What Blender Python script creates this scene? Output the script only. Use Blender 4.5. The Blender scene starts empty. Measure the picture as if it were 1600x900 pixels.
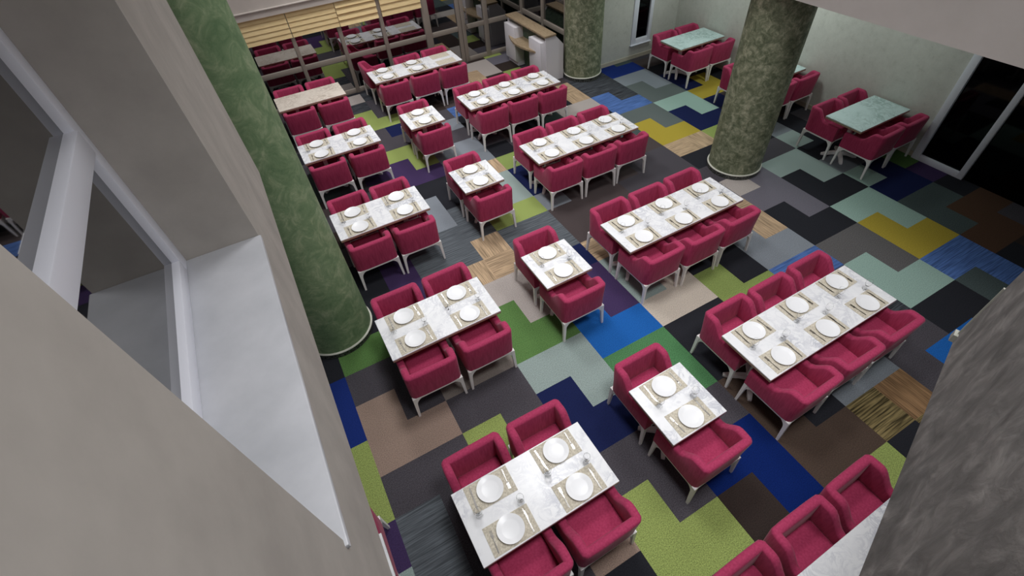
import bpy, bmesh, math, random
from mathutils import Vector, Matrix
random.seed(7)
C = bpy.context.scene.collection
PI = math.pi

# ------------------------------------------------------------------ helpers
def lin(c):
    return tuple(((v/255)/12.92 if v/255 <= .04045 else ((v/255+.055)/1.055)**2.4) for v in c) + (1.,)

def obj(name, bm, mats, parent=None, smooth=None):
    me = bpy.data.meshes.new(name)
    bmesh.ops.recalc_face_normals(bm, faces=bm.faces)
    bm.to_mesh(me); bm.free()
    for m in (mats if isinstance(mats, (list, tuple)) else [mats]):
        me.materials.append(m)
    if smooth is not None:
        for p in me.polygons: p.use_smooth = True
        me.set_sharp_from_angle(angle=math.radians(smooth))
    o = bpy.data.objects.new(name, me); C.objects.link(o)
    if parent is not None: o.parent = parent
    return o

def thing(name, label, cat, loc=(0, 0, 0), rz=0, group=None):
    o = bpy.data.objects.new(name, None); C.objects.link(o)
    o.empty_display_size = .1
    o.location = loc; o.rotation_euler = (0, 0, rz)
    return tag(o, label, cat, group)

def tag(o, label, cat, group=None):
    o['label'] = label; o['category'] = cat
    if group: o['group'] = group
    return o

def struct(o):
    o['kind'] = 'structure'; return o

def copy_tree(o, parent=None):
    c = o.copy(); C.objects.link(c)
    if parent is not None:
        c.parent = parent; c.matrix_parent_inverse = o.matrix_parent_inverse
    for ch in KIDS.get(o.name, []): copy_tree(ch, c)
    return c

KIDS = {}
def register(root):
    def rec(o):
        KIDS[o.name] = [x for x in bpy.data.objects if x.parent == o]
        for k in KIDS[o.name]: rec(k)
    rec(root)

def box(bm, x0, x1, y0, y1, z0, z1, bevel=0, seg=2, mat=0):
    vs = [bm.verts.new(p) for p in ((x0,y0,z0),(x1,y0,z0),(x1,y1,z0),(x0,y1,z0),(x0,y0,z1),(x1,y0,z1),(x1,y1,z1),(x0,y1,z1))]
    fs = [bm.faces.new([vs[i] for i in q]) for q in ((0,3,2,1),(4,5,6,7),(0,1,5,4),(1,2,6,5),(2,3,7,6),(3,0,4,7))]
    for f in fs: f.material_index = mat
    if bevel:
        es = set(e for f in fs for e in f.edges)
        bmesh.ops.bevel(bm, geom=list(es), offset=bevel, segments=seg, affect='EDGES', profile=.5)
    return bm

def loft(bm, rings, cap=True, closed=True):
    R = [[bm.verts.new(p) for p in r] for r in rings]
    n = len(R[0])
    for a, b in zip(R, R[1:]):
        for i in range(n if closed else n-1):
            j = (i+1) % n
            bm.faces.new((a[i], a[j], b[j], b[i]))
    if cap:
        bm.faces.new(R[0][::-1]); bm.faces.new(R[-1])
    return bm

def lathe(bm, prof, n=32, cx=0, cy=0):
    rings = []
    for r, z in prof:
        rings.append([(cx+r*math.cos(2*PI*i/n), cy+r*math.sin(2*PI*i/n), z) for i in range(n)])
    return loft(bm, rings)

def prism(bm, pts, y0, y1, axis='y'):
    def mk(a, b, t):
        return {'y': (a, t, b), 'x': (t, a, b), 'z': (a, b, t)}[axis]
    return loft(bm, [[mk(a, b, y0) for a, b in pts], [mk(a, b, y1) for a, b in pts]])

def tube(bm, pts, r, n=8):
    rings = []
    for i, p in enumerate(pts):
        p = Vector(p)
        d = (Vector(pts[min(i+1, len(pts)-1)]) - Vector(pts[max(i-1, 0)])).normalized()
        up = Vector((0, 0, 1)) if abs(d.z) < .9 else Vector((1, 0, 0))
        a = d.cross(up).normalized(); b = d.cross(a)
        rings.append([tuple(p + r*(math.cos(2*PI*k/n)*a + math.sin(2*PI*k/n)*b)) for k in range(n)])
    return loft(bm, rings)

# ------------------------------------------------------------------ materials
def mat(name, col, rough=.6, metal=0, spec=.5, ior=1.5, sheen=0):
    m = bpy.data.materials.new(name); m.use_nodes = True
    b = m.node_tree.nodes['Principled BSDF']
    b.inputs['Base Color'].default_value = lin(col)
    b.inputs['Roughness'].default_value = rough
    b.inputs['Metallic'].default_value = metal
    b.inputs['Specular IOR Level'].default_value = spec
    b.inputs['IOR'].default_value = ior
    if sheen:
        b.inputs['Sheen Weight'].default_value = sheen
        b.inputs['Sheen Roughness'].default_value = .4
    return m

def N(m, kind, **kw):
    n = m.node_tree.nodes.new(kind)
    for k, v in kw.items():
        if k in n.inputs: n.inputs[k].default_value = v
        else: setattr(n, k, v)
    return n
def L(m, a, ao, b, bi): m.node_tree.links.new(a.outputs[ao], b.inputs[bi])

def ramp(m, stops):
    n = N(m, 'ShaderNodeValToRGB'); e = n.color_ramp.elements
    while len(e) < len(stops): e.new(.5)
    for i, (p, c) in enumerate(stops):
        e[i].position = p; e[i].color = lin(c)
    return n

def noisy(name, stops, scale=8, detail=5, rough=.7, dist=0, bump=0, vscale=(1, 1, 1), spec=.4, sheen=0, nrough=.6, coord='Object'):
    m = mat(name, stops[0][1], rough, spec=spec, sheen=sheen)
    b = m.node_tree.nodes['Principled BSDF']
    tc = N(m, 'ShaderNodeTexCoord'); mp = N(m, 'ShaderNodeMapping'); mp.inputs['Scale'].default_value = vscale
    nz = N(m, 'ShaderNodeTexNoise', Scale=scale, Detail=detail, Roughness=nrough, Distortion=dist)
    L(m, tc, coord, mp, 'Vector'); L(m, mp, 'Vector', nz, 'Vector')
    rp = ramp(m, stops); L(m, nz, 'Fac', rp, 'Fac'); L(m, rp, 'Color', b, 'Base Color')
    if bump:
        bp = N(m, 'ShaderNodeBump', Strength=bump, Distance=.02); L(m, nz, 'Fac', bp, 'Height'); L(m, bp, 'Normal', b, 'Normal')
    return m

def carpet(name, col, contrast=.18, scale=95, stripe=None, col2=None):
    """cut-pile carpet tile: fine speckle, or lines along one axis"""
    d = tuple(max(0, c*(1-contrast)) for c in col); l = tuple(min(255, c*(1+contrast)) for c in col)
    if stripe is None:
        return noisy(name, [(.3, d), (.7, l)], scale=scale, detail=3, rough=.95, spec=.05)
    m = mat(name, col, .95, spec=.05); b = m.node_tree.nodes['Principled BSDF']
    tc = N(m, 'ShaderNodeTexCoord'); mp = N(m, 'ShaderNodeMapping')
    mp.inputs['Scale'].default_value = (2.2, 60, 1) if stripe == 'x' else (60, 2.2, 1)
    nz = N(m, 'ShaderNodeTexNoise', Scale=1.0, Detail=3, Roughness=.6)
    L(m, tc, 'Object', mp, 'Vector'); L(m, mp, 'Vector', nz, 'Vector')
    rp = ramp(m, [(.36, col2 or d), (.62, l)]); L(m, nz, 'Fac', rp, 'Fac'); L(m, rp, 'Color', b, 'Base Color')
    return m

def marble(name, base, vein):
    m = mat(name, base, .25, spec=.4); b = m.node_tree.nodes['Principled BSDF']
    tc = N(m, 'ShaderNodeTexCoord')
    nz = N(m, 'ShaderNodeTexNoise', Scale=6.5, Detail=9, Roughness=.7, Distortion=1.0)
    n2 = N(m, 'ShaderNodeTexNoise', Scale=2.0, Detail=4, Roughness=.6, Distortion=.6)
    oi = N(m, 'ShaderNodeObjectInfo'); ad = N(m, 'ShaderNodeVectorMath', operation='ADD')
    sc = N(m, 'ShaderNodeVectorMath', operation='SCALE'); cb = N(m, 'ShaderNodeCombineXYZ')
    L(m, oi, 'Random', cb, 'X'); L(m, oi, 'Random', cb, 'Y'); L(m, cb, 'Vector', sc, 0); sc.inputs['Scale'].default_value = 37
    L(m, tc, 'Object', ad, 0); L(m, sc, 'Vector', ad, 1)
    L(m, ad, 'Vector', nz, 'Vector'); L(m, ad, 'Vector', n2, 'Vector')
    rp = ramp(m, [(.43, base), (.49, vein), (.51, vein), (.57, base)])
    r2 = ramp(m, [(.35, (255, 255, 255)), (.62, (0, 0, 0))])
    mx = N(m, 'ShaderNodeMix', data_type='RGBA')
    L(m, nz, 'Fac', rp, 'Fac'); L(m, n2, 'Fac', r2, 'Fac'); L(m, r2, 'Color', mx, 0)
    mx.inputs[6].default_value = lin(base); L(m, rp, 'Color', mx, 7); L(m, mx, 2, b, 'Base Color')
    return m

M = {}
M['fabric'] = noisy('raspberry_velvet', [(.25, (153, 48, 81)), (.75, (184, 67, 104))], scale=9, detail=6, rough=.85, spec=.15, sheen=.15, vscale=(6, 6, .7), bump=.12)
M['white_paint'] = mat('white_lacquer', (242, 240, 238), .35)
M['marble'] = marble('white_marble', (239, 239, 241), (198, 199, 207))
M['mint_marble'] = marble('pale_green_marble', (204, 223, 222), (150, 174, 170))
M['warm_marble'] = marble('cream_marble', (226, 216, 204), (190, 176, 162))
M['edge'] = mat('table_edge_wood', (164, 138, 116), .5)
M['mat'] = noisy('woven_placemat', [(.35, (184, 175, 158)), (.65, (216, 208, 192))], scale=60, detail=3, rough=.9, spec=.1)
M['china'] = mat('white_china', (244, 244, 246), .3)
M['rim'] = mat('grey_plate_rim', (150, 148, 146), .25)
M['steel'] = mat('cutlery_steel', (190, 188, 184), .22, metal=1)
M['plaster_left'] = noisy('pinkish_plaster', [(.3, (166, 160, 154)), (.7, (186, 180, 173))], scale=3, detail=9, rough=.85, spec=.2)
M['plaster_white'] = noisy('white_plaster', [(.3, (190, 184, 179)), (.7, (200, 194, 190))], scale=1.5, detail=5, rough=.85, spec=.2)
M['plaster_grey'] = noisy('grey_brushed_plaster', [(.3, (96, 94, 92)), (.5, (120, 117, 115)), (.7, (154, 150, 147))], scale=5.2, detail=6, rough=.8, dist=.5, vscale=(1.6, 1.6, 1.0), bump=.3)
M['header'] = noisy('cream_header_plaster', [(.3, (196, 187, 180)), (.7, (208, 199, 192))], scale=1.5, detail=5, rough=.85, spec=.2)
M['wallpaper'] = noisy('mottled_wallpaper', [(.3, (172, 171, 162)), (.42, (196, 195, 187)), (.75, (211, 210, 202))], scale=7, detail=10, rough=.8, nrough=.8)
M['pillar_green'] = noisy('green_marbled_plaster', [(.32, (90, 120, 84)), (.5, (120, 145, 107)), (.68, (164, 176, 142))], scale=5.0, detail=12, rough=.55, dist=.9, nrough=.76, bump=.3)
M['pillar_olive'] = noisy('olive_marbled_plaster', [(.36, (78, 87, 64)), (.5, (122, 129, 103)), (.64, (178, 178, 152))], scale=9, detail=12, rough=.55, dist=.5, nrough=.78, bump=.3)
M['base_band'] = noisy('dark_mosaic', [(.45, (30, 32, 30)), (.55, (90, 92, 88))], scale=45, detail=1, rough=.4)
M['ring'] = mat('cream_ring', (206, 206, 194), .4)
M['strip'] = mat('grey_corner_strip', (150, 150, 140), .5)
M['sill'] = noisy('grey_sill_stone', [(.3, (186, 188, 193)), (.7, (206, 207, 212))], scale=3, detail=6, rough=.35, spec=.4)
M['pvc'] = mat('white_window_frame', (230, 231, 240), .35)
M['alu'] = mat('taupe_partition_frame', (156, 146, 136), .45)
M['glass_dark'] = mat('night_glass', (4, 5, 6), .02, spec=.5, ior=3.8)
M['glass_black'] = mat('black_night_glass', (2, 2, 3), .05, spec=.5, ior=1.25)
M['blind'] = noisy('straw_blind', [(.3, (234, 204, 150)), (.7, (248, 226, 176))], scale=6, detail=4, rough=.8, vscale=(1, 1, 12), spec=.1)
M['wood_top'] = noisy('desk_wood', [(.3, (138, 118, 92)), (.7, (184, 163, 134))], scale=12, detail=4, rough=.45, vscale=(6, .6, 1))
M['desk_white'] = mat('desk_white', (232, 229, 234), .35)
M['desk_green'] = noisy('green_stone', [(.35, (58, 76, 62)), (.7, (92, 108, 90))], scale=14, detail=5, rough=.5)
M['skirting'] = mat('cream_skirting', (198, 190, 172), .5)
M['ceiling'] = mat('ceiling_paint', (225, 222, 216), .9)
g = bpy.data.materials.new('clear_glass'); g.use_nodes = True
b = g.node_tree.nodes['Principled BSDF']
b.inputs['Transmission Weight'].default_value = 1; b.inputs['Roughness'].default_value = .02; b.inputs['IOR'].default_value = 1.25
b.inputs['Base Color'].default_value = (1, 1, 1, 1)
M['clear'] = g

# ------------------------------------------------------------------ carpet-tile floor
TX, TY, TA, TS = -0.1115, 3.6649, -0.0052, 0.5
PAL = {
 'c': ((72,69,74),), 'k': ((40,41,46),), 'n': ((146,126,114),), 'x': ((78,65,57),), 'd': ((54,46,43),), 'b': ((74,66,66),),
 't': ((166,158,153),), 'u': ((126,118,112),), 's': ((140,154,150),), 'm': ((146,172,162),), 'l': ((126,132,139),),
 'r': ((118,124,130),), 'q': ((88,93,98),'x'), 'g': ((104,101,110),), 'w': ((186,176,163),),
 'W': ((168,145,118),'x'), 'V': ((168,145,118),'y'), 'o': ((122,108,74),'x'), 'O': ((130,102,74),'y'),
 'L': ((136,150,86),), 'i': ((124,140,80),), 'G': ((84,116,66),), 'H': ((74,118,78),), 'Y': ((164,146,58),),
 'N': ((29,36,73),), 'U': ((33,92,164),), 'X': ((16,36,94),), 'Z': ((30,48,112),), 'S': ((76,104,158),'x'),
 'P': ((64,50,84),), 'e': ((92,90,90),), 'f': ((70,80,80),), 'h': ((90,97,96),), 'j': ((80,60,48),), 'Q': ((70,73,78),'x'),
}
TILES = {
 'c': '-1,-1 0,-1 0,0 -1,2 0,2 1,1 2,1 2,2 4,4 3,4 4,5 11,5 11,6 12,5 0,3 0,4 1,4 2,4 12,-5 12,-4 11,-4 11,-3 12,-3 10,-4 10,-3 13,-3 16,-3 6,-11 7,-10 4,-15 4,-16 3,-12 4,-12 3,-13 5,-16 15,-3 11,-5 5,4 6,4',
 'k': '-2,-2 2,6 7,2 7,3 8,3 9,3 8,5 9,7 13,5 14,5 17,5 0,-4 0,-5 0,-3 4,-8 4,-7 7,-9 15,-1 15,0 16,0 13,0 14,1 13,1 10,1 10,0 9,0 17,-2 13,-4 14,-4 18,-2 8,2 7,-12 7,-11 17,-11 18,-4 18,-3 14,6 16,-5 5,-12 5,-16',
 'n': '-1,0 -1,1 0,1 2,5', 'x': '7,4 7,5 7,6 8,6 7,7',
 'd': '5,6 5,7 6,7 10,-15 11,-16 10,-14',
 'b': '7,-4 7,-3 8,-4 12,-6 9,-4 8,-3 9,-3 9,-5 8,-5 10,-5 11,-6 17,-12 18,-12 19,-12',
 't': '3,-17 4,-1 4,-2 3,-2 13,-2 12,-10 11,-10 10,-16 10,-17 9,-17 2,-17 5,-1 5,-2',
 'u': '1,0 2,0 1,-1 2,-1',
 's': '3,1 4,1 4,2 -2,4 6,-7 6,-6 7,-1 7,0 15,-2 16,-2 16,-1 17,-3 5,-7',
 'm': '16,1 15,1 16,2 13,3 13,4 14,4 15,-8 16,-8 16,-7 17,0',
 'l': '12,1 11,1 11,0 8,-6 7,-5 15,-11 16,-11 16,-10 6,-12 5,-11 3,-7 3,-6 6,-10 8,-5 9,-6',
 'r': '9,5 10,5 17,-4 9,4 10,4 5,-10 6,-9 18,-1 17,-1',
 'q': '-1,3 -1,4 3,-4 4,-6 4,-5 3,-5 5,-4 5,-3 6,-4 6,-3 2,-4 2,-5 2,-6',
 'Q': '12,4 3,-16 4,-17 13,-11 14,-11 14,-10 13,-12 14,-12 2,-16 11,4',
 'g': '13,-1 14,-1 14,-2 14,0 5,-9 11,-17 12,-17',
 'w': '7,1 8,1 8,0',
 'W': '4,-3 12,-1 13,-5 9,-16 12,-12 7,-2', 'V': '4,-4 3,-3 12,0 14,-5 12,-11 9,-15 6,-8',
 'o': '9,6 10,7', 'O': '10,6',
 'L': '1,2 1,3 -2,1 -2,2 3,5 3,6 4,6 4,7 8,7 5,-5 6,-5 4,-10 3,-11 4,-11 3,-15 3,-14 4,-14 15,-5 11,-18 11,-15 5,-10 8,8',
 'i': '7,-8 9,1 9,2 10,2 10,-5 9,-11',
 'G': '-1,-2 0,-2 3,0 4,0 3,-1 19,0 19,-1',
 'H': '5,2 6,2 6,3',
 'Y': '13,-7 13,-6 14,-6 15,2 15,3 16,3 17,-8 18,-8 18,-9',
 'N': '3,2 3,3 4,3 7,-7 7,-6 6,-2 17,1 18,0 18,1 17,-10 17,-9 15,-7 15,-6 16,-6 17,-7 4,-13',
 'P': '-2,3 6,0 6,-1 1,-4 1,-5 1,-3 2,-3 4,-9 3,-10 3,-9 2,-10 19,1 20,1',
 'U': '5,1 6,1 5,0 12,6 13,6', 'X': '5,5 6,5 6,6', 'Z': '15,-12 16,-12 15,-13 -2,-1 -2,0',
 'S': '11,2 12,2 15,4 16,4 16,5 13,-10 14,-9 13,-9 7,-13',
 'e': '14,2 13,2 14,3', 'f': '17,2 18,2 17,3 15,5', 'h': '15,-10 15,-9 16,-9 14,-8 14,-7 13,-8',
 'j': '18,3 17,4 18,4 19,3',
}
def floor():
    keys = list(PAL); mats = []
    for k in keys:
        v = PAL[k]
        if len(v) == 1: mats.append(carpet('carpet_'+k.lower()+('_a' if k.isupper() else '_b'), v[0], .27 if k in 'ceLGhfHi' else .16))
        else:
            dk = tuple(c*(.45 if k in 'oQ' else .8) for c in v[0])
            mats.append(carpet('carpet_line_'+k.lower()+('_a' if k.isupper() else '_b'), v[0], .16, stripe=v[1], col2=dk))
    tm = {}
    for k, s in TILES.items():
        for q in s.split():
            a, b_ = q.split(','); tm.setdefault((int(a), int(b_)), k)
    bm = bmesh.new(); ca, sa = math.cos(TA), math.sin(TA); vc = {}
    def V(a, b_):
        if (a, b_) not in vc:
            x, y = a*TS, -b_*TS
            vc[(a, b_)] = bm.verts.new((TX+ca*x-sa*y, TY+sa*x+ca*y, 0))
        return vc[(a, b_)]
    rnd = random.Random(3)
    for a in range(-9, 24):
        for b_ in range(-20, 12):
            f = bm.faces.new((V(a, b_+1), V(a+1, b_+1), V(a+1, b_), V(a, b_)))
            k = tm.get((a, b_)) or rnd.choice('cckkbfcd')
            f.material_index = keys.index(k)
    struct(obj('floor', bm, mats))
floor()

# ------------------------------------------------------------------ room shell
def shell(name, m, *boxes, parent=None):
    bm = bmesh.new()
    for b_ in boxes: box(bm, *b_)
    o = obj(name, bm, m, parent)
    if parent is None: struct(o)
    return o

ZB = 3.0          # underside of the upper floor
ZC = 6.9
XL, XW = -.345, -.69
Y0, Y1 = .675, 2.36     # window recess
ZS = 3.64
# left hanging wall with the window recess
shell('wall_left', M['plaster_left'],
      (-.95, XL, Y1, 4.2, ZB, ZC), (-.95, XL, -3.5, Y0, ZB, ZC), (-.95, XL, Y0, Y1, ZB, ZS-.03), (-.95, XL, Y0, Y1, 5.7, ZC),
      (-4.5, -.95, 3.9, 4.2, ZB, ZC))
bm = bmesh.new(); box(bm, XW-.02, XL+.012, Y0-.02, Y1+.0, ZS-.03, ZS, .006)
struct(obj('trim_1', bm, M['sill'], smooth=40))
w = bpy.data.objects.new('window_1', None); C.objects.link(w); struct(w)
bm = bmesh.new()
for b_ in ((XW-.06, XW, Y1-.085, Y1, ZS, 5.7), (XW-.06, XW, Y0, Y0+.085, ZS, 5.7), (XW-.06, XW, Y0+.085, Y1-.085, ZS, ZS+.07), (XW-.06, XW, Y0+.085, Y1-.085, 5.62, 5.7),
           (XW-.06, XW+.012, Y0+.085, Y1-.085, 4.285, 4.385)):
    box(bm, *b_, .006)
obj('window_frame', bm, M['pvc'], w, 40)
bm = bmesh.new(); box(bm, XW-.045, XW-.035, Y0+.08, Y1-.08, ZS+.065, 4.29); obj('pane', bm, M['glass_dark'], w)
bm = bmesh.new(); box(bm, XW-.045, XW-.035, Y0+.08, Y1-.08, 4.38, 5.625); obj('pane', bm, M['glass_dark'], w)
# grey hanging wall, right of the camera, running at an angle
A = Vector((2.69, .235)); B = Vector((-.9, -.905)); d = (B-A).normalized(); n_ = Vector((d.y, -d.x))
if n_.y > 0: n_ = -n_
q = [A, B, B+n_*.35, A+n_*.35]
bm = bmesh.new(); loft(bm, [[(p.x, p.y, ZB) for p in q], [(p.x, p.y, ZC) for p in q]])
struct(obj('wall_front', bm, M['plaster_grey']))
bm = bmesh.new()
e0 = A + d*.02
qq = [A-n_*.006-d*.006, A-n_*.006+d*.008, A+n_*.02+d*.008, A+n_*.02-d*.006]
loft(bm, [[(p.x, p.y, ZB) for p in qq], [(p.x, p.y, 3.4) for p in qq]])
qq = [A-n_*.02-d*.022, A-n_*.02+d*.03, A+n_*.02+d*.03, A+n_*.02-d*.022]
loft(bm, [[(p.x, p.y, ZB-.004) for p in qq], [(p.x, p.y, ZB+.045) for p in qq]])
struct(obj('trim_2', bm, M['strip']))
# upper floor on the right: fascia and slab
shell('wall_upper_right', M['plaster_white'], (6.42, 6.62, -3, 12.2, ZB, 4.4), (6.62, 10.1, -3, 9.9, ZB, 3.35))
XR = 9.86; YB = 9.79
shell('wall_right', M['wallpaper'], (XR, XR+.2, 3.28, YB+.2, 0, ZB))
shell('wall_back', M['wallpaper'], (6.95, 8.42, YB, YB+.2, 0, ZB), (9.03, XR, YB, YB+.2, 0, ZB), (8.42, 9.03, YB, YB+.2, 0, .36), (8.42, 9.03, YB, YB+.2, 2.4, ZB))
shell('baseboard_back', M['skirting'], (7.3, XR, YB-.015, YB, 0, .09))
shell('baseboard_right', M['skirting'], (XR-.015, XR, 3.28, YB-.015, 0, .09))
w = bpy.data.objects.new('window_2', None); C.objects.link(w); struct(w)
bm = bmesh.new()
for b_ in ((8.42, 8.56, YB-.03, YB+.06, .36, 2.4), (8.93, 9.03, YB-.03, YB+.06, .36, 2.4), (8.56, 8.93, YB-.03, YB+.06, .36, .48), (8.56, 8.93, YB-.03, YB+.06, 2.3, 2.4)):
    box(bm, *b_, .008)
box(bm, 8.40, 9.05, YB-.06, YB, .335, .36, .004)
obj('window_frame', bm, M['pvc'], w, 40)
bm = bmesh.new(); box(bm, 8.55, 8.94, YB+.02, YB+.03, .47, 2.31); obj('pane', bm, M['glass_black'], w)
# dark glazed door in the right wall, white frame
w = bpy.data.objects.new('door_1', None); C.objects.link(w); struct(w)
bm = bmesh.new()
for b_ in ((XR-.06, XR+.05, 3.16, 3.28, 0, 2.9), (XR-.06, XR+.05, 2.40, 2.49, 0, 2.9), (XR-.06, XR+.05, 2.49, 3.16, 0, .1), (XR-.06, XR+.05, 2.49, 3.16, 2.8, 2.9)):
    box(bm, *b_, .005)
obj('door_frame', bm, M['pvc'], w, 40)
bm = bmesh.new(); box(bm, XR, XR+.01, 2.48, 3.17, .09, 2.81); obj('pane', bm, M['glass_black'], w)
bm = bmesh.new(); box(bm, XR, XR+.01, -2.5, 2.40, .0, 2.9); obj('pane', bm, M['glass_black'], w)

# glass partition at the back: taupe posts and rails, night-dark panes
YG = 12.3
w = bpy.data.objects.new('window_3', None); C.objects.link(w); struct(w)
bm = bmesh.new()
posts = [(-1.2, .08), (-.1, .08), (.92, .085), (1.95, .09), (2.94, .09), (4.03, .17), (4.87, .10), (4.98, .10), (5.62, .12), (6.72, .12)]
for x, t in posts: box(bm, x-t/2, x+t/2, YG-.05, YG+.05, 0, 2.95, .006)
for (xa, ta), (xb, tb) in zip(posts, posts[1:]):
    xa += ta/2; xb -= tb/2
    if xb-xa < .03: continue
    for z0, z1 in ((0, .11), (.79, .90), (2.84, 2.95)):
        box(bm, xa, xb, YG-.035, YG+.035, z0, z1, .004)
obj('partition_frame', bm, M['alu'], w, 40)
for (xa, ta), (xb, tb) in zip(posts, posts[1:]):
    if xb-tb/2-xa-ta/2 < .03: continue
    bm = bmesh.new(); box(bm, xa+ta/2-.01, xb-tb/2+.01, YG-.004, YG+.004, .1, 2.85); obj('pane', bm, M['glass_dark'], w)
for z0, z1 in ((1.04, 1.30), (.84, .93)):
    bm = bmesh.new()
    if z1 > 1: tube(bm, [(5.06, YG-.06, z0), (5.06, YG-.11, z0), (5.06, YG-.11, z1), (5.06, YG-.06, z1)], .014)
    else: tube(bm, [(5.06, YG-.06, z0), (5.06, YG-.10, z0), (5.02, YG-.10, z1), (5.02, YG-.06, z1)], .012)
    obj('door_handle', bm, M['steel'], w, 50)
w = bpy.data.objects.new('window_4', None); C.objects.link(w); struct(w)
XG = 6.72
bm = bmesh.new()
for y in (11.2, 10.15): box(bm, XG-.05, XG+.05, y-.045, y+.045, 0, 2.95, .006)
for ya, yb in ((11.245, 12.24), (10.195, 11.155)):
    for z0, z1 in ((0, .11), (.86, .97), (2.84, 2.95)): box(bm, XG-.035, XG+.035, ya, yb, z0, z1, .004)
obj('partition_frame', bm, M['alu'], w, 40)
for ya, yb in ((11.23, 12.25), (10.18, 11.17)):
    bm = bmesh.new(); box(bm, XG-.004, XG+.004, ya, yb, .1, 2.85); obj('pane', bm, M['glass_dark'], w)
# header wall with its moulding over the blinds, ceiling
bm = bmesh.new()
box(bm, -4.5, 4.0, YG-.12, YG-.06, 2.03, ZC); box(bm, 4.0, 6.42, YG-.12, YG-.06, 2.95, ZC)
struct(obj('wall_header', bm, M['header']))
bm = bmesh.new()
box(bm, -4.5, 3.98, YG-.16, YG-.12, 2.155, 2.185, .01); box(bm, -4.5, 3.98, YG-.135, YG-.12, 2.03, 2.155)
struct(obj('trim_3', bm, M['header'], smooth=40))
bm = bmesh.new(); box(bm, -4.6, 10.2, -3.6, 12.4, ZC, ZC+.1)
struct(obj('ceiling', bm, M['ceiling']))

# straw blinds
def blind(x0, x1, folds, label, amp=.016):
    bm = bmesh.new(); pts = []; z0, z1 = 1.53, 2.03; Y = YG-.075
    n = folds*8
    for i in range(n+1):
        t = i/n; ph = (t*folds) % 1
        pts.append((Y - amp*(1-ph) if i < n else Y, z0+(z1-z0)*t))
    r0 = [[(x, y, z) for y, z in pts] for x in (x0, x1)]
    back = [(Y+.012, z) for _, z in reversed(pts)]
    loft(bm, [[(x, y, z) for y, z in pts+back] for x in (x0, x1)])
    o = obj('window_blind', bm, M['blind'])
    tag(o, label, 'blind', 'straw blinds on the glass partition')
blind(-.10, .925, 5, 'straw pleated blind at the left end, beside the green pillar')
blind(.943, 1.982, 5, 'straw pleated blind second from the left, soft unbroken folds')
blind(1.992, 2.89, 4, 'straw pleated blind third from the left, with dark fold lines', .04)
blind(2.985, 3.945, 4, 'straw pleated blind at the right end, next to the thick post', .026)

# ------------------------------------------------------------------ pillars
def pillar(x, y, r, m, h, label):
    t = thing('round_pillar', label, 'pillar', (x, y, 0))
    bm = bmesh.new(); lathe(bm, [(r, .0), (r, h)], 72); obj('shaft', bm, m, t, 40)
    bm = bmesh.new(); lathe(bm, [(r, 0), (r+.012, 0), (r+.012, .075), (r, .075)], 72); obj('base_band', bm, M['base_band'], t, 40)
    bm = bmesh.new(); lathe(bm, [(r, .075), (r+.018, .078), (r+.024, .088), (r+.018, .098), (r, .1)], 72); obj('base_ring', bm, M['ring'], t, 40)
pillar(-.475, 4.985, .47, M['pillar_green'], ZC, 'round green marbled pillar behind the left window wall')
pillar(6.985, 4.865, .455, M['pillar_olive'], ZB, 'round olive marbled pillar standing alone on the right carpet')
pillar(6.975, 9.8, .45, M['pillar_olive'], ZB, 'round olive marbled pillar beside the white host desk')

# ------------------------------------------------------------------ host desk
t = thing('host_desk', 'white host desk with wooden top beside the back olive pillar', 'desk', (0, 0, 0))
bm = bmesh.new()
prof = [(6.0, 0), (6.49, 0), (6.49, .80), (6.26, 1.04), (6.0, 1.04)]
prism(bm, prof, 9.92, 9.95); obj('end_panel', bm, M['desk_white'], t)
bm = bmesh.new(); prism(bm, prof, 11.74, 11.77); obj('end_panel', bm, M['desk_white'], t)
bm = bmesh.new(); prism(bm, [(6.12, 0), (6.46, 0), (6.46, .79), (6.25, 1.03), (6.12, 1.03)], 9.95, 11.74); obj('back_panel', bm, M['desk_green'], t)
bm = bmesh.new(); box(bm, 5.95, 6.27, 9.88, 11.80, 1.04, 1.085, .008); obj('desk_top', bm, M['wood_top'], t, 40)
for ya, yb in ((9.95, 10.5), (11.2, 11.74)):
    bm = bmesh.new(); box(bm, 5.90, 6.12, ya, yb, .1, .93, .004); box(bm, 5.94, 6.12, ya, yb, 0, .1)
    cb_ = obj('cabinet', bm, M['desk_white'], t, 40)
    bm = bmesh.new(); box(bm, 5.875, 5.90, ya+.005, yb-.005, .12, .935, .004); obj('cabinet_door', bm, M['desk_white'], cb_, 40)
bm = bmesh.new(); pts = [(5.874, 10.18), (6.12, 10.5), (6.12, 11.2), (5.874, 11.52)] + [(5.872-.15*math.sin(PI*i/14), 11.52-1.34*i/14) for i in range(1, 14)]
prism(bm, pts, .645, .685, 'z'); obj('shelf', bm, M['wood_top'], t)

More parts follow.
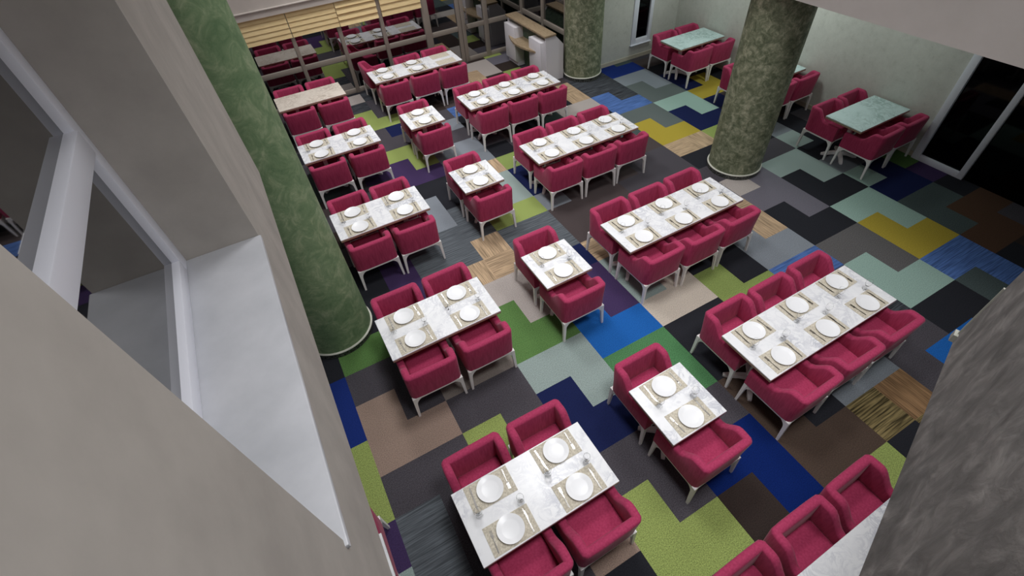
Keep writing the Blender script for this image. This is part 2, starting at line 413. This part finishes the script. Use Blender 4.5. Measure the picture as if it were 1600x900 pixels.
# ------------------------------------------------------------------ chairs
def chair_shell():
    bm = bmesh.new(); T = .085; W = .316; F = .305; Bk = -.30; ZL = .368
    st = []      # (x, y, nx, ny, h, T)
    def arm_h(y):
        if y > .02: return .625
        if y < -.17: return .80
        k = (y-.02)/(-.19); return .625 + .175*(k*k*(3-2*k))
    ys = [F, F-.02, .2, .1, .02, -.02, -.05, -.08, -.11, -.14, -.17, -.205]
    hw, bk = W-T/2, Bk+T/2
    for y in ys: st.append((-hw, y, -1, 0, arm_h(y)))
    rc = .03
    for i in range(1, 4):
        a = PI + i*PI/8*.999
        st.append((-hw+rc+rc*math.cos(a), bk+rc+rc*math.sin(a), math.cos(a), math.sin(a), .80))
    for x in (-.16, 0, .16): st.append((x, bk, 0, -1, .795))
    for s in list(reversed(st[:-3])): st.append((-s[0], s[1], -s[2], s[3], s[4]))
    rings = []
    for i, (x, y, nx, ny, h) in enumerate(st):
        lean = -.03 * max(0, (h-.6)/.2) if ny < -.2 else 0
        r = .028 if i not in (0, len(st)-1) else .028
        sec = [(T/2, ZL), (T/2, .52), (T/2, h-r), (T/2-.008, h-r*.35), (T/2-r, h), (-T/2+r, h), (-T/2+.008, h-r*.35), (-T/2, h-r), (-T/2, .46), (-T/2, ZL)]
        ring = []
        for o, z in sec:
            ly = lean * max(0, (z-.45)/.35)
            ring.append((x+nx*o, y+ny*o+ly, z))
        rings.append(ring)
    loft(bm, rings)
    # front rail under the cushion
    box(bm, -.22, .22, .235, .30, ZL, .45, .012)
    return bm

def leg_bm(sx, sy):
    bm = bmesh.new(); x, y = sx*.293, sy*.28
    rings = []
    for z, s, o in ((.366, .021, 0), (.27, .0195, .003), (.12, .0165, .010), (0, .0135, .016)):
        cx, cy = x+sx*o, y+sy*o
        rings.append([(cx-s, cy-s, z), (cx+s, cy-s, z), (cx+s, cy+s, z), (cx-s, cy+s, z)])
    loft(bm, rings[::-1])
    # curved brackets into the apron
    R = .105; arc = [(R*(1-math.sin(i*PI/14)), -R*(1-math.cos(i*PI/14))) for i in range(8)]
    poly = [(0, 0), (0, -R)] + [(R-R*math.cos(i*PI/14), -R+R*math.sin(i*PI/14)) for i in range(1, 8)]
    prism(bm, [(x-sx*(.018+a), .345+b_) for a, b_ in poly], y-.015, y+.015, 'y')
    prism(bm, [(y-sy*(.018+a), .345+b_) for a, b_ in poly], x-.015, x+.015, 'x')
    return bm

def make_chair():
    t = thing('dining_armchair', 'x', 'chair')
    obj('upholstered_shell', chair_shell(), M['fabric'], t, 50)
    bm = bmesh.new(); box(bm, -.233, .233, -.225, .305, .40, .495, .035, 3); obj('seat_cushion', bm, M['fabric'], t, 50)
    bm = bmesh.new()
    for b_ in ((-.311, .311, .27, .298), (-.311, .311, -.298, -.27), (-.311, -.281, -.27, .27), (.281, .311, -.27, .27)):
        box(bm, *b_, .338, .370, .003, 1)
    obj('apron', bm, M['white_paint'], t)
    for sx in (-1, 1):
        for sy in (-1, 1): obj('leg', leg_bm(sx, sy), M['white_paint'], t, 40)
    register(t); return t
CH = make_chair(); first_chair = [True]
def chair(x, y, rz, label, group):
    if first_chair[0]: o = CH; first_chair[0] = False
    else: o = copy_tree(CH)
    o.location = (x, y, 0); o.rotation_euler = (0, 0, rz)
    return tag(o, label, 'chair', group)

# ------------------------------------------------------------------ tables
ZT = .76
def make_table(x, y, Lx, D, m, peds, label, group):
    t = thing('dining_table', label, 'table', (x, y-D/2, 0), 0, group)
    bm = bmesh.new(); box(bm, 0, Lx, -D/2, D/2, ZT-.018, ZT, .003, 1); obj('marble_top', bm, m, t)
    bm = bmesh.new(); box(bm, .002, Lx-.002, -D/2+.002, D/2-.002, ZT-.045, ZT-.018); obj('wooden_edge', bm, M['edge'], t)
    for px in peds:
        bm = bmesh.new(); box(bm, px-.035, px+.035, -.035, .035, .08, ZT-.055, .006); box(bm, px-.16, px+.16, -.16, .16, ZT-.055, ZT-.045)
        pd = obj('pedestal', bm, M['white_paint'], t, 40)
        bm = bmesh.new()
        for k in range(4):
            a = PI/4 + k*PI/2; c, s = math.cos(a), math.sin(a); rings = []
            for rr, wd, z0, z1 in ((.0, .034, .04, .11), (.12, .03, .035, .085), (.24, .026, .0, .05), (.30, .02, .0, .03)):
                rings.append([(px+c*rr-s*wd, s*rr+c*wd, z0), (px+c*rr+s*wd, s*rr-c*wd, z0), (px+c*rr+s*wd, s*rr-c*wd, z1), (px+c*rr-s*wd, s*rr+c*wd, z1)])
            loft(bm, rings)
        obj('cross_foot', bm, M['white_paint'], pd, 40)
    return t

# ------------------------------------------------------------------ tableware prototypes
def make_mat():
    bm = bmesh.new(); box(bm, -.22, .22, -.13, .13, 0, .003)
    o = obj('placemat', bm, M['mat'])
    return o
def make_plate():
    bm = bmesh.new(); lathe(bm, [(.001, .004), (.07, .002), (.075, 0), (.08, .003), (.118, .016), (.125, .019), (.125, .022), (.118, .021), (.085, .009), (.075, .007), (.001, .007)], 40)
    return obj('dinner_plate', bm, M['china'], None, 50)
def make_fork():
    t = thing('fork', 'x', 'fork')
    bm = bmesh.new()
    loft(bm, [[(-w, y, z), (w, y, z), (w, y, z+.003), (-w, y, z+.003)] for w, y, z in ((.005, -.095, 0), (.006, -.07, .001), (.003, .0, .004), (.004, .03, .002), (.011, .045, 0), (.012, .058, 0))])
    obj('fork_handle', bm, M['steel'], t)
    bm = bmesh.new()
    for k in range(4):
        xx = -.0096+k*.0064; box(bm, xx-.0017, xx+.0017, .0575, .1, .0, .0028)
    obj('tines', bm, M['steel'], t); register(t); return t
def make_knife():
    t = thing('table_knife', 'x', 'knife')
    bm = bmesh.new(); loft(bm, [[(-w, y, 0), (w, y, 0), (w, y, .005), (-w, y, .005)] for w, y in ((.006, -.11), (.007, -.06), (.005, -.01))]); obj('knife_handle', bm, M['steel'], t)
    bm = bmesh.new(); loft(bm, [[(-.006, y, .001), (w, y, .001), (w, y, .003), (-.006, y, .003)] for w, y in ((.005, -.01), (.011, .03), (.010, .08), (-.004, .115))]); obj('blade', bm, M['steel'], t)
    register(t); return t
def make_glass():
    t = thing('wine_glass', 'x', 'glass')
    bm = bmesh.new(); lathe(bm, [(.001, 0), (.032, 0), (.033, .002), (.01, .006), (.001, .007)], 24); obj('foot', bm, M['clear'], t, 50)
    bm = bmesh.new(); lathe(bm, [(.004, .006), (.0035, .03), (.004, .06)], 12); obj('stem', bm, M['clear'], t, 50)
    bm = bmesh.new(); lathe(bm, [(.004, .058), (.022, .07), (.034, .095), (.036, .12), (.031, .15), (.0295, .15), (.0345, .12), (.0325, .096), (.021, .073), (.003, .062)], 24); obj('bowl', bm, M['clear'], t, 50)
    register(t); return t
PROTO = {}
def inst(kind, maker, loc, rz, label, cat, group):
    if kind not in PROTO:
        PROTO[kind] = maker(); o = PROTO[kind]
    else: o = copy_tree(PROTO[kind])
    o.location = loc; o.rotation_euler = (0, 0, rz)
    return tag(o, label, cat, group)

def setting(cx, yedge, far, seat, tname, full=True):
    """one place setting; far = the diner sits on the far side"""
    s = -1 if far else 1; rz = PI if far else 0
    cy = yedge + s*.135
    r = random.uniform(-.02, .02)
    z = ZT + .0005
    inst('mat', make_mat, (cx, cy, z), rz+r, 'beige woven placemat, %s %s' % (seat, tname), 'placemat', 'woven placemats on the tables')
    if not full: return
    z += .0035
    def P(dx, dy): return (cx + s*dx, cy + s*dy, z)
    inst('plate', make_plate, P(0, random.uniform(-.01, .01)), 0, 'round white plate, %s %s' % (seat, tname), 'plate', 'white plates on the tables')
    inst('fork', make_fork, P(-.168, random.uniform(-.02, .0)), rz+r+random.uniform(-.08, .08), 'steel fork, %s %s' % (seat, tname), 'fork', 'steel forks on the placemats')
    inst('knife', make_knife, P(.168, random.uniform(-.01, .02)), rz+r+random.uniform(-.06, .06), 'steel knife, %s %s' % (seat, tname), 'knife', 'steel knives on the placemats')
    g = P(.185, .155)
    inst('glass', make_glass, (g[0], g[1], ZT+.0005), 0, 'clear stemmed glass, %s %s' % (seat, tname), 'glass', 'clear glasses on the tables')

L2, L4, L6, D = .694, 1.392, 2.093, .684
FACE_NEAR, FACE_FAR = 0, PI       # a near-side chair faces +y
def dining(x, y, n, tl, tname, m=None, tg='marble dining tables', places=True, skip=(), Lx=None, rows=('far', 'near'), full=lambda i: True, turned=None):
    Lx = Lx or {1: L2, 2: L4, 3: L6}[n]
    m = m or M['marble']
    peds = {1: [Lx/2], 2: [.35, Lx-.35], 3: [.35, Lx-.35]}[n]
    make_table(x, y, Lx, D, m, peds, tl, tg)
    names = {1: ['seat'], 2: ['left seat', 'right seat'], 3: ['left seat', 'middle seat', 'right seat']}[n]
    for side in rows:
        for i in range(n):
            if (side, i) in skip: continue
            cx = x + Lx*(2*i+1)/(2*n)
            j = random.uniform(-.012, .012)
            if (side, i) == turned:
                chair(x+.30, y+.335, -PI/2+.04, 'raspberry armchair turned sideways, far side %s %s' % (names[i], tname), 'raspberry armchairs at the tables')
                if places: setting(cx-.01, y-.007, True, 'far left seat', tname)
                continue
            if side == 'far': chair(cx+j, y+.02+random.uniform(-.012, .012), FACE_FAR+random.uniform(-.02, .02), 'raspberry armchair, far side %s %s' % (names[i], tname), 'raspberry armchairs at the tables')
            else: chair(cx+j, y-D-.05+random.uniform(-.012, .012), FACE_NEAR+random.uniform(-.02, .02), 'raspberry armchair, near side %s %s' % (names[i], tname), 'raspberry armchairs at the tables')
            if places:
                off = {1: [-.008], 2: [-.012, .0], 3: [-.01, 0, 0]}[n][i]
                setting(cx+off, (y-.007) if side == 'far' else (y-D+.007), side == 'far', side+' '+names[i], tname, full(i))

fours = [(-.017, 1.789, 'of nearest four-seat table at the bottom', 'white marble four-seat table nearest the bottom edge, set for four'),
         (.010, 4.166, 'of four-seat table beside the pillar foot', 'white marble four-seat table beside the green pillar foot, set for four'),
         (.047, 6.564, 'of third four-seat table from the blinds', 'white marble four-seat table third from the blinds, touching the pillar edge'),
         (.043, 8.958, 'of four-seat table behind the bare one', 'white marble set four-seat table right in front of the bare cream one')]
fours[3] = (.043, 8.958, 'of second four-seat table from the blinds', 'white marble set four-seat table directly in front of the bare cream table')
for x, y, tn, tl in fours: dining(x, y, 2, tl, tn)
dining(.02, 11.272, 2, 'bare cream marble table below the straw blinds', 'of bare cream table below the blinds', m=M['warm_marble'], places=False)
twos = [(2.021, 1.794, 'of nearest two-seat table', 'small white two-seat table nearest the camera, set for two'),
        (2.067, 4.166, 'of second nearest two-seat table', 'small white two-seat table second nearest the camera, beside the grey carpet'),
        (2.053, 6.59, 'of third nearest two-seat table', 'small white two-seat table third nearest the camera, above lime carpet'),
        (2.04, 8.982, 'of farthest two-seat table', 'small white two-seat table farthest from the camera, in front of glass partition table')]
for x, y, tn, tl in twos: dining(x, y, 1, tl, tn)
sixes = [(3.354, 1.812, 'of nearest fully visible six-seat table', 'white six-seat marble table nearest the grey wall, fully in view'),
         (3.357, 4.132, 'of six-seat table near lone pillar', 'white six-seat marble table beside the foot of the lone olive pillar'),
         (3.434, 6.64, 'of six-seat table beside mustard carpet', 'white six-seat marble table whose right end meets the mustard carpet'),
         (3.302, 9.028, 'of six-seat table by host desk', 'white six-seat marble table in front of the white host desk')]
for x, y, tn, tl in sixes: dining(x, y, 3, tl, tn)
dining(2.092, 11.354, 3, 'six-seat marble table by the glass partition, right pair of mats without plates', 'of six-seat table by glass partition', full=lambda i: i < 2, turned=('far', 0))
# cut off by the grey wall at bottom right
dining(1.43, -.205, 3, 'marble table cut off by the grey wall at the bottom right', 'of table cut off by grey wall', places=False, rows=('far',))
# cut off by the left wall
dining(-.675-L4, 1.81, 2, 'sliver of white table showing under the left window wall', 'of table under left window wall', places=False, rows=('far',), skip=(('far', 0),))
# bare wall tables under the upper floor
LM = 1.345
for (y, tn, tl) in ((8.763, 'of wall table by narrow window', 'bare pale green table by the narrow back window'),
                    (6.53, 'of wall table behind lone pillar', 'bare pale green table mostly hidden behind the lone olive pillar'),
                    (4.368, 'of wall table beside black door', 'bare pale green table against the wall beside the black door')):
    dining(8.45, y, 2, tl, tn, m=M['mint_marble'], tg='bare tables along the right wall', places=False, Lx=LM)

# ------------------------------------------------------------------ light
def area(name, loc, size, power, col=(1, 1, 1), sy=None, rot=(0, 0, 0), spread=180):
    l = bpy.data.lights.new(name, 'AREA'); l.energy = power; l.size = size; l.color = col; l.spread = math.radians(spread)
    if sy: l.shape = 'RECTANGLE'; l.size_y = sy
    o = bpy.data.objects.new(name, l); C.objects.link(o); o.location = loc; o.rotation_euler = rot
    return o
for x, y, pw in ((1.6, .4, 104), (4.5, .5, 62), (2.0, 3.8, 88), (5.0, 3.8, 48), (1.9, 7.2, 96), (5.0, 7.2, 42), (1.7, 10.4, 122), (5.0, 10.4, 62)):
    area('ceiling_panel_light', (x, y, ZC-.02), 1.2, pw*.66, (.985, .99, 1), spread=116)
for y, pw in ((8.5, 18), (6.3, 26), (4.2, 10)):
    area('under_floor_light', (8.7, y, ZB-.02), .5, pw, (.87, 1, .965))
wd = bpy.data.worlds.new('World'); bpy.context.scene.world = wd; wd.use_nodes = True
wd.node_tree.nodes['Background'].inputs[0].default_value = (.9, .95, 1, 1)
wd.node_tree.nodes['Background'].inputs[1].default_value = .12

# ------------------------------------------------------------------ camera
R = [[0.8673623229048775, -0.4947737675078042, -0.05367978940975095],
     [0.3953017163955599, 0.619391846435183, 0.678299560359591],
     [-0.30235600509939653, -0.6095511951882494, 0.732822070235799]]
cam = bpy.data.cameras.new('camera'); co = bpy.data.objects.new('camera', cam); C.objects.link(co)
m4 = Matrix(((R[0][0], R[1][0], R[2][0], 0), (R[0][1], R[1][1], R[2][1], 0), (R[0][2], R[1][2], R[2][2], 5.2039), (0, 0, 0, 1)))
co.matrix_world = m4
cam.sensor_width = 36; cam.lens = 742.23/1600*36
cam.shift_x = -(817.06-800)/1600; cam.shift_y = (446.36-450)/1600
cam.clip_start = .05
sc = bpy.context.scene; sc.camera = co
sc.view_settings.view_transform = 'Standard'; sc.view_settings.look = 'None'
sc.view_settings.gamma = 1; sc.view_settings.use_curve_mapping = False
sc.view_settings.exposure = 0
sc.cycles.use_denoising = True
sc.cycles.max_bounces = 8
